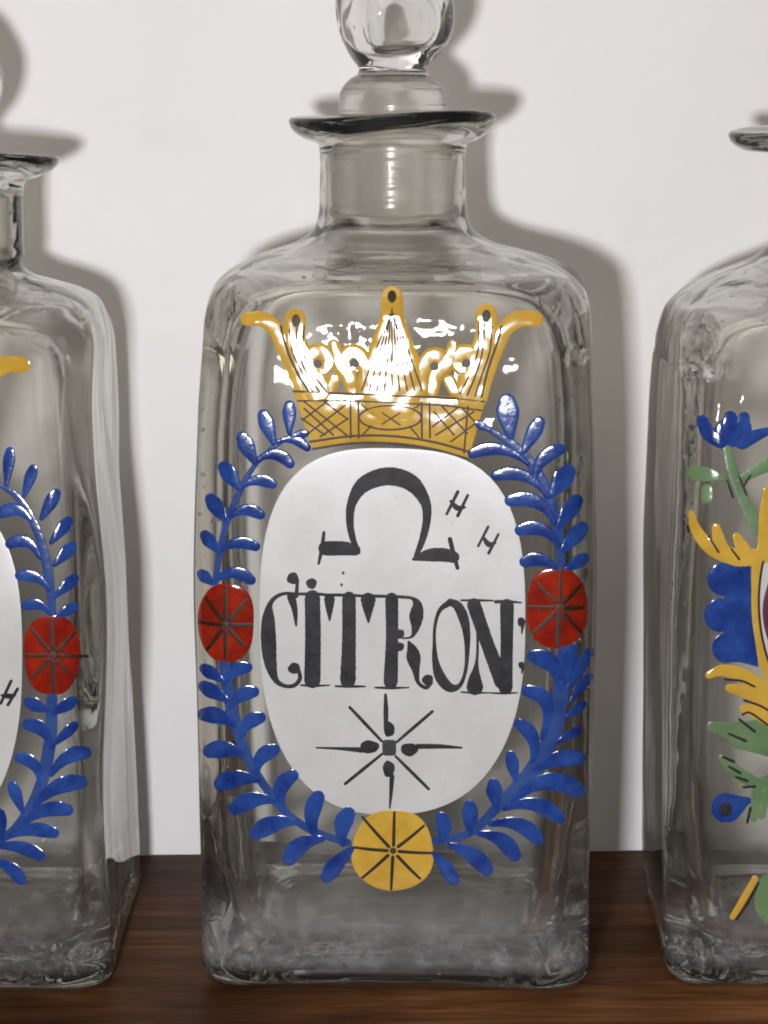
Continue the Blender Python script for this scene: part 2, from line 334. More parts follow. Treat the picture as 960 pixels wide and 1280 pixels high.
class Painter:
    """lays enamel on a bottle's outer skin; coordinates are photo pixels traced onto that skin"""
    def __init__(self, root, bvh):
        self.root = root; self.bvh = bvh
        self.mw = Matrix.Translation(root.location) @ root.rotation_euler.to_matrix().to_4x4()
        self.inv = self.mw.inverted()
        self.o = self.inv @ Vector((0, CAM_Y, CAM_H)); self.dx = 0; self.dy = 0; self.mx = None
    def hit(self, x, y):
        if self.mx is not None: x = 2*self.mx-x
        x += self.dx; y += self.dy
        u, v = (x-480)/F_PX, (640-y)/F_PX
        d = Vector((u, math.cos(PITCH)+v*math.sin(PITCH), -math.sin(PITCH)+v*math.cos(PITCH))).normalized()
        d = (self.inv.to_3x3() @ d)
        loc, n, _, _ = self.bvh.ray_cast(self.o, d)
        if loc is None: return None
        if n.dot(d) > 0: n = -n
        return loc, n
    def build(self, name, grids, mat, parent):
        """grids: list of (2D array of (x, y, height_mm)); each row/col grid becomes a skin"""
        V, Fc = [], []
        for G in grids:
            idx = {}
            R, C = len(G), len(G[0])
            for i in range(R):
                for j in range(C):
                    x, y, hh = G[i][j]; q = self.hit(x, y)
                    if q is None: continue
                    idx[i, j] = len(V); V.append(q[0]+q[1]*(0.00004+hh*0.00024))
            for i in range(R-1):
                for j in range(C-1):
                    ks = [(i, j), (i+1, j), (i+1, j+1), (i, j+1)]
                    if all(k in idx for k in ks):
                        f = [idx[k] for k in ks]
                        Fc.append(tuple(f))
        if not Fc: return None
        ob = mesh_obj(name, V, Fc, mat, parent)
        bm = bmesh.new(); bm.from_mesh(ob.data)
        bmesh.ops.remove_doubles(bm, verts=bm.verts, dist=1e-6)
        bm.normal_update()
        for f in bm.faces:
            if f.normal.y > 0: f.normal_flip()
        bm.to_mesh(ob.data); bm.free()
        return ob
    @staticmethod
    def stroke(pts, h=0.5, base=0.0, plateau=False, step=2.2, nc=7, caps=(True, True), jit=0.0, rnd=None):
        S = catmull(pts, step)
        P, W = S[:, :2], np.maximum(S[:, 2], 0.8)
        seg = np.linalg.norm(np.diff(P, axis=0), axis=1); l = np.concatenate([[0], np.cumsum(seg)]); Lt = l[-1]
        T = np.gradient(P, axis=0); T /= np.linalg.norm(T, axis=1)[:, None]+1e-9
        Nn = np.stack([-T[:, 1], T[:, 0]], 1)
        # round ends: add cap samples
        rows = []
        def add(p, n, w, hs):
            row = []
            for j in range(nc):
                s = -math.cos(math.pi*j/(nc-1))
                prof = math.sqrt(max(0, 1-s*s)) if not plateau else min(1, 1.6*math.sqrt(max(0, 1-s*s)))
                row.append((p[0]+n[0]*s*w/2, p[1]+n[1]*s*w/2, base+h*prof*hs))
            rows.append(row)
        if caps[0]:
            for a in (88, 60, 30): 
                c = math.radians(a); add(P[0]-T[0]*W[0]/2*math.sin(c), Nn[0], W[0]*math.cos(c), math.cos(c) if not plateau else min(1, 1.6*math.cos(c)))
        for i in range(len(P)):
            w = W[i]*(1+(jit*rnd.uniform(-1, 1) if rnd else 0)); add(P[i], Nn[i], w, 1)
        if caps[1]:
            for a in (30, 60, 88):
                c = math.radians(a); add(P[-1]+T[-1]*W[-1]/2*math.sin(c), Nn[-1], W[-1]*math.cos(c), math.cos(c) if not plateau else min(1, 1.6*math.cos(c)))
        return rows
    @staticmethod
    def blob(cx, cy, rx, ry, h=0.4, base=0.0, plateau=True, nt=5.0, nb=None, rings=7, seg=40, rot=0.0, wob=0.0, seed=0):
        nb = nb or nt; rows = []; rng = random.Random(seed); ph = rng.uniform(0, 6.28); ph2 = rng.uniform(0, 6.28)
        for i in range(rings+1):
            q = i/rings; q = math.sin(q*math.pi/2)
            row = []
            for j in range(seg+1):
                t = 2*math.pi*j/seg; c, s = math.cos(t), math.sin(t)
                n = nb if s > 0 else nt
                rr = (abs(c)**n+abs(s)**n)**(-1/n)*(1+wob*math.sin(3*t+ph)+wob*0.7*math.sin(5*t+ph2))
                dx, dy = rx*rr*c*q, ry*rr*s*q
                prof = math.sqrt(max(0, 1-q*q)); prof = min(1, 2.2*prof) if plateau else prof
                row.append((cx+dx*math.cos(rot)-dy*math.sin(rot), cy+dx*math.sin(rot)+dy*math.cos(rot), base+h*prof))
            rows.append(row)
        return rows
    @staticmethod
    def patch(top, bot, h=0.4, nv=12, step=5, base=0.0):
        n = 40
        def rs(c):
            S = catmull([(*p, 0) for p in c], 1.0)[:, :2]
            l = np.concatenate([[0], np.cumsum(np.linalg.norm(np.diff(S, axis=0), axis=1))])
            t = np.linspace(0, l[-1], n); return np.stack([np.interp(t, l, S[:, 0]), np.interp(t, l, S[:, 1])], 1)
        A, B = rs(top), rs(bot); rows = []
        for i in range(nv+1):
            s = 0.5-0.5*math.cos(math.pi*i/nv); row = []
            for j in range(n):
                p = A[j]*(1-s)+B[j]*s
                e = min(1, 2.6*math.sqrt(max(0, 1-(2*s-1)**2)))*min(1, 2.6*math.sqrt(max(0, 1-(2*j/(n-1)-1)**2)))
                row.append((p[0], p[1], base+h*e))
            rows.append(row)
        return rows

def crop(x0, y0, s):
    return lambda pts: [(x0+p[0]/s, y0+p[1]/s)+tuple(v/s for v in p[2:3]) for p in pts]
def leaf_pts(pts, w):
    """tip -> base list, widest near the tip"""
    if len(pts) == 2: a, b = pts; m = ((a[0]+b[0])/2, (a[1]+b[1])/2)
    else: a, m, b = pts
    la = math.hypot(m[0]-a[0], m[1]-a[1]); lb = math.hypot(b[0]-m[0], b[1]-m[1]); tm = min(max(la/(la+lb+1e-9), 0.3), 0.7)
    c = [(m[k]-(1-tm)**2*a[k]-tm*tm*b[k])/(2*tm*(1-tm)) for k in (0, 1)]
    out = []
    for t, ww in ((0, 0.84), (0.2, 1.06), (0.4, 1.02), (0.6, 0.84), (0.8, 0.62), (1, 0.40)):
        out.append(((1-t)**2*a[0]+2*t*(1-t)*c[0]+t*t*b[0], (1-t)**2*a[1]+2*t*(1-t)*c[1]+t*t*b[1], w*ww))
    return out
def inset_tip(pts, w):
    a, b = Vector(pts[0]), Vector(pts[1]); d = (b-a)
    if d.length < 1e-6: return pts
    a2 = a+d.normalized()*min(w*0.30, d.length*0.5); return [tuple(a2)]+list(pts[1:])

# --- wreath data traced from the middle bottle: (crop, leaves(tip..base, width), stem)
UL = crop(240, 480, 3.37); LL_ = crop(240, 820, 4.268); UR = crop(580, 480, 3.37); LR = crop(530, 800, 4.0)
BR = []
BR.append((UL, [([(410, 75), (410, 205)], 58), ([(295, 115), (345, 250)], 66), ([(205, 210), (265, 330)], 70), ([(125, 335), (200, 440)], 70),
    ([(70, 470), (140, 575)], 66), ([(45, 625), (110, 705)], 58), ([(30, 790), (85, 840)], 52), ([(495, 275), (430, 235), (355, 245)], 42), ([(425, 345), (365, 300), (268, 325)], 52),
    ([(352, 425), (280, 405), (212, 432)], 52), ([(302, 555), (230, 530), (162, 558)], 54), ([(282, 688), (200, 668), (112, 708)], 52), ([(262, 832), (180, 795), (100, 828)], 54), ([(490, 205), (415, 222)], 40)],
    [(480, 205, 12), (420, 220, 18), (345, 265, 20), (265, 342, 22), (205, 445, 26), (155, 560, 28), (120, 690, 28), (100, 835, 30)]))
BR.append((LL_, [([(50, 55), (160, 130)], 70), ([(45, 150), (185, 235)], 80), ([(40, 310), (130, 318), (225, 370)], 90), ([(68, 510), (170, 498), (265, 525)], 96),
    ([(128, 690), (230, 655), (350, 660)], 98), ([(208, 825), (310, 772), (435, 772)], 95), ([(322, 955), (430, 897), (550, 885)], 98), ([(500, 1100), (580, 1010), (692, 975)], 96), ([(705, 1195), (780, 1100), (858, 1028)], 88),
    ([(315, 55), (235, 75), (175, 150)], 72), ([(350, 185), (270, 205), (208, 270)], 80), ([(385, 320), (310, 350), (262, 430)], 80), ([(458, 490), (380, 530), (342, 630)], 84),
    ([(555, 620), (480, 690), (495, 835)], 84), ([(685, 725), (642, 830), (660, 965)], 90), ([(845, 815), (805, 900), (805, 1000)], 96)],
    [(175, 40, 60), (195, 200, 66), (245, 400, 62), (300, 550, 52), (385, 690, 46), (500, 835, 44), (650, 935, 42), (830, 995, 40)]))
BR.append((UR, [([(178, 50), (195, 220)], 96), ([(325, 145), (250, 285)], 66), ([(420, 268), (345, 305), (298, 405)], 62), ([(452, 350), (368, 468)], 84), ([(485, 475), (398, 602)], 70),
    ([(510, 590), (418, 700)], 70), ([(520, 725), (436, 778)], 58), ([(20, 295), (130, 272), (270, 335)], 56), ([(118, 388), (220, 378), (355, 475)], 56), ([(176, 492), (280, 488), (388, 592)], 62),
    ([(218, 618), (310, 608), (402, 685)], 60), ([(238, 752), (310, 738), (385, 778)], 60), ([(45, 160), (110, 195)], 40)],
    [(80, 175, 20), (215, 265, 40), (320, 390, 44), (385, 560, 42), (405, 690, 38), (405, 790, 34)]))
BR.append((LR, [([(745, 30), (690, 235)], 76), ([(835, 45), (720, 250)], 60), ([(835, 170), (735, 305)], 50), ([(805, 312), (715, 385)], 48), ([(785, 440), (660, 515)], 44), ([(800, 590), (700, 590), (555, 655)], 84),
    ([(795, 760), (660, 708), (445, 802)], 92), ([(695, 900), (590, 832), (400, 842)], 78), ([(585, 1010), (500, 935), (335, 920)], 80), ([(468, 1095), (400, 1010), (278, 968)], 84), ([(332, 1165), (260, 1090), (132, 1026)], 84),
    ([(160, 1215), (110, 1140), (45, 1065)], 70), ([(525, 75), (620, 105), (680, 235)], 92), ([(498, 245), (592, 285), (592, 490)], 76), ([(462, 405), (530, 465), (542, 610)], 72), ([(430, 560), (460, 705)], 66), ([(345, 700), (362, 835)], 82),
    ([(228, 808), (232, 965)], 82), ([(85, 868), (100, 940), (85, 1005)], 80)],
    [(705, 40, 70), (685, 250, 80), (640, 480, 84), (540, 650, 76), (400, 800, 56), (230, 962, 44), (55, 1005, 40)]))

def paint_wreath(pt, branches, root, rnd):
    for i, (c, leaves, stem) in enumerate(branches):
        st = pt.build('stem', [pt.stroke(c(stem), 0.22, 0.0, nc=7)], M['blue_wash'], root)
        for k, (pts, w) in enumerate(leaves):
            pts = [tuple(p) for p in c(pts)]; s = (c([(0, 0, 1)])[0][2]); w = w*s*0.95
            hh = rnd.uniform(0.34, 0.5)
            g_ = pt.stroke(leaf_pts(inset_tip(pts, w), w), hh, 0.02, False, step=2.0, nc=9, caps=(True, True))
            pt.build('leaf', [g_], M['blue'], st)
def paint_rosette(pt, name, cx, cy, rx, ry, col, line, root, hub, rays, n=2.4, lw=5.0, seed=1):
    ro = pt.build(name, [pt.blob(cx, cy, rx, ry, 0.50, 0.03, True, n, rings=8, seg=48, wob=0.018, seed=seed)], M[col], root)
    for (x0, y0, x1, y1, w) in rays:
        pt.build('petal_line', [pt.stroke([(x0, y0, w*1.1), ((x0+x1)/2, (y0+y1)/2+0.5, w), (x1, y1, w*0.8)], 0.10, 0.54, nc=5)], M[line], ro)
    pt.build('flower_centre', [pt.blob(hub[0], hub[1], lw*0.85, lw*0.85, 0.14, 0.56, False, 2, rings=3, seg=14)], M['grey'], ro)
    return ro

C1 = crop(300, 350, 4.8); C2 = crop(480, 350, 4.8)
def paint_crown(pt, root):
    Y, S = M['yellow'], pt.stroke
    band = pt.build('crown', [pt.patch([(366, 487), (435, 490), (500, 493), (556, 495), (607, 500)], [(391, 562), (440, 555), (490, 555), (540, 562), (585, 575)], 0.42)], Y, root)
    def part(nm, gr, m=Y): return pt.build(nm, gr, m, band)
    part('crown_horn', [S([(309, 399, 17), (328, 399, 19), (345, 412, 20), (357, 440, 19), (371, 470, 18), (378, 490, 16)], 0.42, 0.02, nc=9)])
    part('crown_horn', [S([(670, 399, 19), (648, 399, 21), (631, 412, 20), (618, 440, 19), (608, 470, 18), (601, 498, 16)], 0.42, 0.02, nc=9)])
    part('crown_loop', [S([(369, 399, 27), (369, 425, 27), (380, 455, 34), (396, 488, 40)], 0.46, 0.05, True, nc=9)])
    part('crown_loop', [S([(608, 393, 27), (608, 420, 28), (600, 455, 38), (588, 494, 44)], 0.46, 0.05, True, nc=9)])
    part('crown_loop', [S([(490, 371, 27), (490, 398, 31), (490, 430, 54), (490, 462, 80), (490, 488, 92)], 0.46, 0.05, True, nc=11)])
    for (cx, cy, r, sg) in ((399, 448, 19, 1), (441, 448, 17, -1), (545, 452, 17, 1), (581, 448, 17, -1)):
        part('crown_scroll', [S([(cx-sg*r*0.9, cy+r*2.0, 12), (cx-sg*r*0.95, cy+r*0.9, 16), (cx-sg*r*0.6, cy-r*0.15, 20), (cx+sg*r*0.1, cy-r*0.45, 21), (cx+sg*r*0.62, cy+r*0.15, 19), (cx+sg*r*0.35, cy+r*0.75, 14), (cx-sg*r*0.1, cy+r*0.75, 9)], 0.40, 0.03, True, nc=7)])
        pt.build('crown_eye', [pt.blob(cx-sg*2, cy+r*0.35, 5.5, 5.5, 0.1, 0.50, False, 2, rings=3, seg=14)], M['grey'], band)
    for pl in ([(440, 488, 16), (436, 470, 20), (424, 452, 20), (418, 430, 12)], [(540, 490, 16), (544, 470, 20), (560, 452, 20), (566, 430, 12)], [(412, 488, 14), (418, 474, 16)], [(568, 490, 14), (562, 476, 16)]):
        part('crown_plume', [S(pl, 0.42, 0.04, True, nc=7)])
    B = M['brown']
    def line(pts, w=2.6, base=0.47, m=B): pt.build('crown_line', [S([(x, y, w) for x, y in pts], 0.09, base, nc=5)], m, band)
    for (x, y) in ((370, 401), (608, 395), (490, 371)):
        pt.build('crown_eye', [pt.blob(x, y, 5.5, 8, 0.1, 0.52, False, 2, rings=3, seg=16)], B, band)
    # ribs of the plumes
    b2 = 0.53
    line([(351, 408), (355, 425), (366, 455), (385, 488)], 3, b2); line([(362, 412), (366, 440), (380, 470), (391, 489)], 2.2, b2)
    line([(371, 410), (372, 440), (387, 472), (399, 489)], 2.2, b2); line([(380, 408), (379, 440), (392, 468), (408, 490)], 2.2, b2)
    line([(627, 408), (621, 430), (610, 462), (602, 496)], 3, b2); line([(615, 408), (612, 440), (602, 470), (594, 495)], 2.2, b2)
    line([(606, 405), (603, 440), (594, 470), (584, 494)], 2.2, b2); line([(599, 402), (597, 440), (586, 470), (575, 492)], 2.2, b2)
    for k, dx in enumerate((-36, -27, -18, -9, 0, 9, 18, 27, 36)):
        line([(490+dx*0.22, 386+abs(dx)*0.7), (490+dx*0.42, 425), (490+dx*0.82, 465), (490+dx*1.05, 488)], 2.0, b2)
    # band ruling
    lb = 0.44
    line([(367, 489), (435, 492), (500, 495), (556, 497), (605, 502)], 2.6, lb)
    line([(372, 501), (435, 501), (500, 504), (556, 507), (602, 513)], 2.2, lb)
    line([(388, 552), (440, 545), (490, 545), (540, 552), (588, 565)], 3, lb)
    line([(392, 561), (440, 554), (490, 554), (540, 561), (584, 573)], 3, lb)
    for x in (438, 448, 527, 537): line([(x, 503), (x+0.5, 547)], 2.4, lb)
    cl = C1
    for seg in ([(380, 725), (640, 930)], [(370, 830), (510, 930)], [(500, 725), (640, 830)], [(375, 840), (520, 730)], [(410, 920), (640, 745)], [(480, 940), (650, 830)], [(385, 770), (560, 930)]):
        line([p[:2] for p in cl(seg)], 2.2, lb)
    ov = [(488+39*math.cos(t), 522+15*math.sin(t)) for t in np.linspace(0, 2*math.pi, 17)]
    line(ov, 2.4, lb); line([(478, 516), (500, 531)], 1.8, lb); line([(500, 516), (478, 530)], 1.8, lb)
    line([(452, 545), (464, 532)], 2, lb); line([(512, 533), (524, 547)], 2, lb); line([(452, 506), (460, 512)], 2, lb); line([(516, 511), (524, 507)], 2, lb)
    cr = C2
    for seg in ([(290, 880), (450, 760)], [(400, 970), (550, 860)], [(300, 790), (420, 930)], [(470, 770), (545, 850)], [(310, 930), (540, 790)], [(350, 760), (500, 920)]):
        line([p[:2] for p in cr(seg)], 2.2, lb)
    line([(585, 508), (580, 566)], 2.4, lb)

def paint_label(pt, root, cx=490, cy=790, rx=166, ry=229):
    return pt.build('oval_label', [pt.blob(cx, cy, rx, ry, 0.36, 0.0, True, 3.1, 2.35, rings=16, seg=96, wob=0.004, seed=3)], M['white'], root)

T1 = crop(320, 700, 5.333); T2 = crop(480, 700, 5.333); TO = crop(320, 560, 2.743); TS = crop(380, 860, 4.364)
def paint_text(pt, lab, rnd):
    S = pt.stroke; base = 0.385
    def glyph(name, strokes, balls=(), m=M['black']):
        gr = [S([(q[0], q[1], q[2]*1.12) for q in s], 0.05, base+0.004*k, True, 1.6, 5, jit=0.03, rnd=rnd) for k, s in enumerate(strokes)]
        gr += [pt.blob(x, y, a, b, 0.07, base+0.01, False, 2, rings=4, seg=20, wob=0.05, seed=int(x*7+y)) for (x, y, a, b) in balls]
        return pt.build(name, gr, m, lab)
    def bl(c, x, y, r, r2=None): p = c([(x, y, r)])[0]; q = c([(x, y, r2 or r)])[0]; return (p[0], p[1], p[2], q[2])
    glyph('letter', [T1([(285, 228, 16), (200, 222, 20), (135, 245, 24), (92, 300, 34), (82, 400, 78), (84, 540, 92), (96, 680, 76), (130, 795, 38), (190, 838, 24), (255, 835, 26), (293, 790, 26), (285, 735, 22)]),
                     T1([(235, 245, 52), (258, 330, 36), (268, 435, 13)]), T1([(276, 130, 20), (273, 190, 22), (268, 240, 26)])], [bl(T1, 246, 122, 40), bl(T1, 255, 722, 42, 38)])
    glyph('letter', [T1([(376, 250, 92), (380, 500, 94), (376, 800, 98)]), T1([(300, 834, 12), (390, 838, 16), (490, 834, 8)]), T1([(280, 226, 18), (400, 226, 20), (470, 232, 18)])], [bl(T1, 370, 156, 36)])
    glyph('letter', [T1([(620, 255, 82), (620, 520, 82), (613, 800, 94)]), T1([(530, 841, 12), (630, 842, 18), (728, 842, 10)]), T1([(470, 232, 18), (620, 234, 20), (690, 238, 18)]), T1([(490, 262, 66), (490, 330, 42), (491, 400, 12)])])
    glyph('letter', [T1([(690, 238, 18), (800, 240, 20), (880, 242, 18)]), T1([(748, 268, 92), (748, 340, 54), (750, 412, 14)])])
    glyph('letter', [T1([(905, 260, 78), (907, 520, 74), (898, 810, 86)]), T1([(795, 850, 12), (900, 852, 18), (1020, 850, 8)]),
                     T2([(25, 242, 18), (120, 246, 20), (190, 256, 22), (222, 300, 60), (216, 375, 84), (210, 450, 50), (185, 510, 18), (125, 522, 10)]),
                     T2([(165, 545, 16), (188, 600, 66), (198, 655, 84), (212, 735, 46), (228, 815, 24), (280, 850, 24), (318, 818, 18)])],
          [bl(T2, 105, 492, 32), bl(T2, 105, 577, 30), bl(T2, 292, 800, 38)])
    glyph('letter', [T2([(440, 282, 42), (372, 335, 26), (340, 440, 20), (336, 560, 22), (344, 680, 42), (378, 785, 66), (440, 850, 56), (505, 835, 28), (543, 740, 22), (555, 600, 30), (550, 480, 46), (528, 380, 62), (490, 305, 56), (440, 280, 42)])])
    glyph('letter', [T2([(515, 268, 12), (620, 268, 16), (728, 270, 10)]), T2([(600, 300, 84), (690, 560, 80), (785, 810, 90)]), T2([(622, 400, 18), (624, 590, 16), (616, 700, 26), (606, 790, 76), (606, 845, 100)]),
                     T2([(515, 880, 10), (600, 884, 14), (710, 885, 8)]), T2([(820, 305, 84), (818, 600, 74), (810, 850, 84)]), T2([(745, 278, 22), (830, 276, 18), (915, 284, 10)]), T2([(715, 886, 10), (800, 888, 14), (890, 884, 8)])])
    glyph('ornament', [T2([(925, 430, 24), (918, 490, 8)])], [bl(T2, 915, 412, 26, 32)])
    glyph('ornament', [T2([(925, 715, 20), (918, 755, 8)])], [bl(T2, 915, 700, 20, 24)])
    glyph('omega_sign', [TO([(238, 344, 44), (300, 344, 44), (340, 350, 34)]), TO([(233, 290, 10), (226, 345, 13), (215, 396, 8)]),
                         TO([(352, 358, 12), (332, 310, 20), (322, 250, 24), (330, 185, 30), (370, 125, 48), (450, 97, 56), (530, 118, 52), (578, 180, 34), (586, 240, 26), (572, 310, 22), (548, 372, 14)]),
                         TO([(540, 381, 10), (590, 368, 38), (640, 366, 42), (678, 374, 36)]), TO([(665, 312, 14), (678, 365, 14), (691, 411, 12)])])
    glyph('measure_mark', [TO([(654, 226, 9), (692, 150, 11)]), TO([(692, 232, 11), (726, 162, 9)]), TO([(668, 182, 9), (690, 205, 18), (716, 203, 8)])])
    glyph('measure_mark', [TO([(762, 336, 8), (796, 270, 9)]), TO([(798, 360, 10), (831, 296, 8)]), TO([(778, 304, 8), (798, 330, 18), (820, 325, 8)])])
    K = M['black']
    for st_, ba in (([(445, 36, 14), (447, 120, 24), (447, 215, 22)], (465, 225, 30, 42)), ([(68, 325, 8), (200, 330, 16), (320, 338, 28)], (358, 320, 52, 36)),
                    ([(860, 325, 10), (740, 318, 22), (620, 318, 26)], (575, 335, 48, 36)), ([(468, 655, 8), (475, 570, 18), (480, 480, 24)], (462, 440, 33, 45))):
        glyph('star_ray', [TS(st_)], [bl(TS, *ba)])
    for a, b in (((250, 105), (425, 290)), ((700, 128), (505, 295)), ((225, 522), (425, 360)), ((680, 550), (500, 372))):
        glyph('star_ray', [TS([(*a, 15), ((a[0]+b[0])/2, (a[1]+b[1])/2, 17), (*b, 13)])])
    c = TS([(465, 325, 38)])[0]
    pt.build('star_centre', [pt.blob(c[0], c[1], c[2], c[2]*1.15, 0.06, base, True, 6, rings=4, seg=24)], M['grey'], lab)
    for (x, y) in ((429, 716), (427, 731)):
        pt.build('fleck', [pt.blob(x, y, 1.8, 2.2, 0.04, base, False, 2, rings=2, seg=10)], M['grey'], lab)

# --- stoppers
def make_stopper(seed, mat):
    prof = [(0.2005, 0.0005), (0.2004, 0.009), (0.2008, 0.0145), (0.2020, 0.0164), (0.210, 0.0168), (0.220, 0.0173), (0.2238, 0.0170), (0.2256, 0.0156), (0.2272, 0.0148),
            (0.2300, 0.0147), (0.2330, 0.0142), (0.2352, 0.0130), (0.2370, 0.0112), (0.2382, 0.0094), (0.2392, 0.0090), (0.2406, 0.0096), (0.2435, 0.0121), (0.2470, 0.0144), (0.2515, 0.0157), (0.2570, 0.0159), (0.2625, 0.0147),
            (0.2670, 0.0118), (0.2700, 0.0080), (0.2712, 0.0040), (0.2714, 0.0005)]
    air = [(0.2445, 0.0004), (0.2450, 0.0040), (0.2475, 0.0072), (0.2515, 0.0088), (0.2560, 0.0086), (0.2600, 0.0066), (0.2625, 0.0034), (0.2630, 0.0004)]
    n = 96; th = np.arange(n)*2*math.pi/n
    V, F = [], []
    def lathe(pr, facets, s):
        pr2 = catmull([(r*1000, z*1000, 0) for z, r in pr], 0.7)[:, :2]/1000
        off = len(V)
        for r, z in pr2:
            r = max(r, 0.0003)
            kz = np.clip((z-0.240)/0.006, 0, 1)
            rr = r*(1+kz*facets*np.cos(3*th+0.8))
            for a, q in zip(th, rr): V.append((q*math.cos(a), q*math.sin(a)*(1-0.12*kz), z))
        m = len(pr2)
        for i in range(m-1):
            for j in range(n):
                a, b = off+i*n+j, off+i*n+(j+1) % n
                F.append((a, b, b+n, a+n) if s > 0 else (a, a+n, b+n, b))
        lo = tuple(off+j for j in range(n)); hi = tuple(off+(m-1)*n+j for j in range(n))
        F.append(tuple(reversed(lo)) if s > 0 else lo); F.append(hi if s > 0 else tuple(reversed(hi)))
    lathe(prof, 0.012, 1)
    lathe(air, 0.05, -1)
    Vn = np.array(V); 
    for ax in (0, 1): Vn[:, ax] += smooth_noise(Vn, seed*5+ax, 0.017, 0.00034)*np.clip((Vn[:, 2]-0.229)/0.01, 0, 1)
    return Vn, F

ZREF = 0.2285
def add_stopper(loc, rotz, seed, label, lift, scale=1.0, tilt=0.0):
    V, F = make_stopper(seed, None); V[:, 2] -= ZREF
    V[:, :2] *= scale
    o = mesh_obj('glass_stopper', V, F, STOP_MAT)
    o.data.materials.append(PLUG_MAT)
    for p in o.data.polygons:
        if p.center.z < 0.0088: p.material_index = 1
    o.location = Vector(loc)+Vector((0, 0, ZREF+lift)); o.rotation_euler = (0, tilt, rotz)
    tag(o, label, 'stopper', 'stoppers of the apothecary bottles'); return o
STOP_MAT = glass_mat('stopper_glass', 9, 0.015, (0.975, 0.975, 0.965), residue=False, thin=0.12)
PLUG_MAT = glass_mat('ground_plug_glass', 5, 0.10, (0.93, 0.915, 0.88), residue=False, rough=0.22, thin=0.25)

def bottle_root(loc, rz, label):
    r = bpy.data.objects.new('apothecary_bottle', None); COL.objects.link(r)
    r.empty_display_size = 0.05; r.location = loc; r.rotation_euler = (0, 0, rz)
    tag(r, label, 'bottle', 'apothecary bottles on the shelf'); return r

rnd = random.Random(4)
# ---- middle bottle
b_mid = bottle_root((0.0050, -0.006, 0), math.radians(-2.95), 'square clear glass bottle lettered CITRON under a yellow crown and omega sign')
body, bvh = make_body('glass_body', 3, b_mid, neck_off=(-0.0025, 0), half=0.0525, mat=glass_mat('bottle_glass_middle', 1, seedy=3.0))
pt = Painter(b_mid, bvh)
lab = paint_label(pt, b_mid)
paint_text(pt, lab, rnd)
paint_wreath(pt, BR, b_mid, rnd)
paint_crown(pt, b_mid)
paint_rosette(pt, 'red_flower', 283, 778, 35, 49, 'red', 'brown', b_mid, (282, 781),
              [(282, 774, 282, 733, 5), (282, 790, 282, 822, 5), (288, 781, 315, 781, 5), (276, 781, 250, 777, 5), (277, 774, 258, 748, 5), (287, 775, 308, 750, 5), (277, 788, 259, 812, 5), (287, 787, 306, 808, 5)], seed=5)
paint_rosette(pt, 'red_flower', 696, 760, 38, 50, 'red', 'brown', b_mid, (699, 759),
              [(700, 752, 701, 713, 4), (699, 768, 697, 806, 6), (707, 760, 729, 759, 6), (691, 759, 661, 758, 4), (694, 753, 672, 729, 4), (705, 753, 726, 731, 5), (694, 766, 667, 791, 5), (705, 767, 726, 790, 5)], seed=8)
paint_rosette(pt, 'yellow_flower', 491, 1063, 51, 50.5, 'yellow', 'brown', b_mid, (491.5, 1063),
              [(492, 1056, 493, 1015, 4), (491, 1071, 489, 1111, 4), (499, 1064, 540, 1066, 4), (484, 1063, 443, 1059, 4), (486, 1058, 453, 1021, 4), (498, 1058, 530, 1032, 4), (485, 1069, 453, 1097, 4), (497, 1070, 525, 1098, 4)], n=2.25, seed=2)
add_stopper((0.0025, -0.006, 0), 0.2, 2, 'clear glass knob stopper in the neck of the CITRON bottle', 0.0)

# ---- left bottle
b_left = bottle_root((-0.1262, -0.008, 0), math.radians(0.5), 'square clear glass bottle with the wreath and red flower, left of the CITRON bottle')
body, bvh = make_body('glass_body', 11, b_left, lip_r=0.0308, neck_r=0.0222, neck_off=(0.0062, 0.0), half=0.0524, zs=0.955, wav=4.2, bulge=0.0004, flare=0.055, mat=glass_mat('bottle_glass_left', 4, cords=True))
pt = Painter(b_left, bvh)
lab = paint_label(pt, b_left, -139, 838, 166, 232)
S = pt.stroke
pt.build('measure_mark', [S([(1, 879, 4), (14, 851, 4)], 0.05, 0.385, True, nc=5), S([(10, 881, 4), (22, 861, 4)], 0.05, 0.389, True, nc=5), S([(2, 869, 3), (11, 870, 7), (19, 869, 3)], 0.05, 0.393, True, nc=5)], M['black'], lab)
I = lambda pts: [(p[0], p[1])+tuple(p[2:3]) for p in pts]
LB = [(I, [([(13, 560), (8, 606)], 15), ([(43, 582), (30, 620)], 15), ([(72, 613), (52, 648)], 17), ([(88, 648), (64, 678)], 16), ([(93, 680), (68, 706)], 16), ([(96, 720), (68, 746)], 15), ([(96, 756), (70, 772)], 14),
           ([(-4, 643), (18, 637), (38, 650)], 17), ([(8, 681), (26, 676), (50, 697)], 16), ([(20, 719), (40, 720), (62, 737)], 15), ([(28, 758), (44, 755), (64, 769)], 14)],
       [(-4, 604, 5), (22, 622, 9), (44, 658, 11), (57, 700, 12), (64, 745, 11), (66, 780, 9)]),
      (I, [([(32, 876), (60, 888)], 17), ([(30, 904), (50, 910), (64, 934)], 18), ([(20, 945), (42, 955), (50, 980)], 16), ([(14, 978), (28, 1014)], 16), ([(0, 1012), (3, 1048)], 15),
           ([(95, 874), (66, 892)], 16), ([(96, 904), (68, 930)], 14), ([(112, 940), (92, 943), (64, 968)], 19), ([(107, 977), (82, 980), (44, 1006)], 21), ([(90, 1013), (66, 1011), (28, 1031)], 19),
           ([(72, 1042), (48, 1037), (10, 1046)], 18), ([(55, 1072), (32, 1061), (-6, 1058)], 17), ([(30, 1103), (14, 1086), (-10, 1075)], 17)],
       [(65, 872, 14), (62, 930, 16), (48, 990, 15), (20, 1035, 12), (-12, 1056, 10)])]
paint_wreath(pt, LB, b_left, rnd)
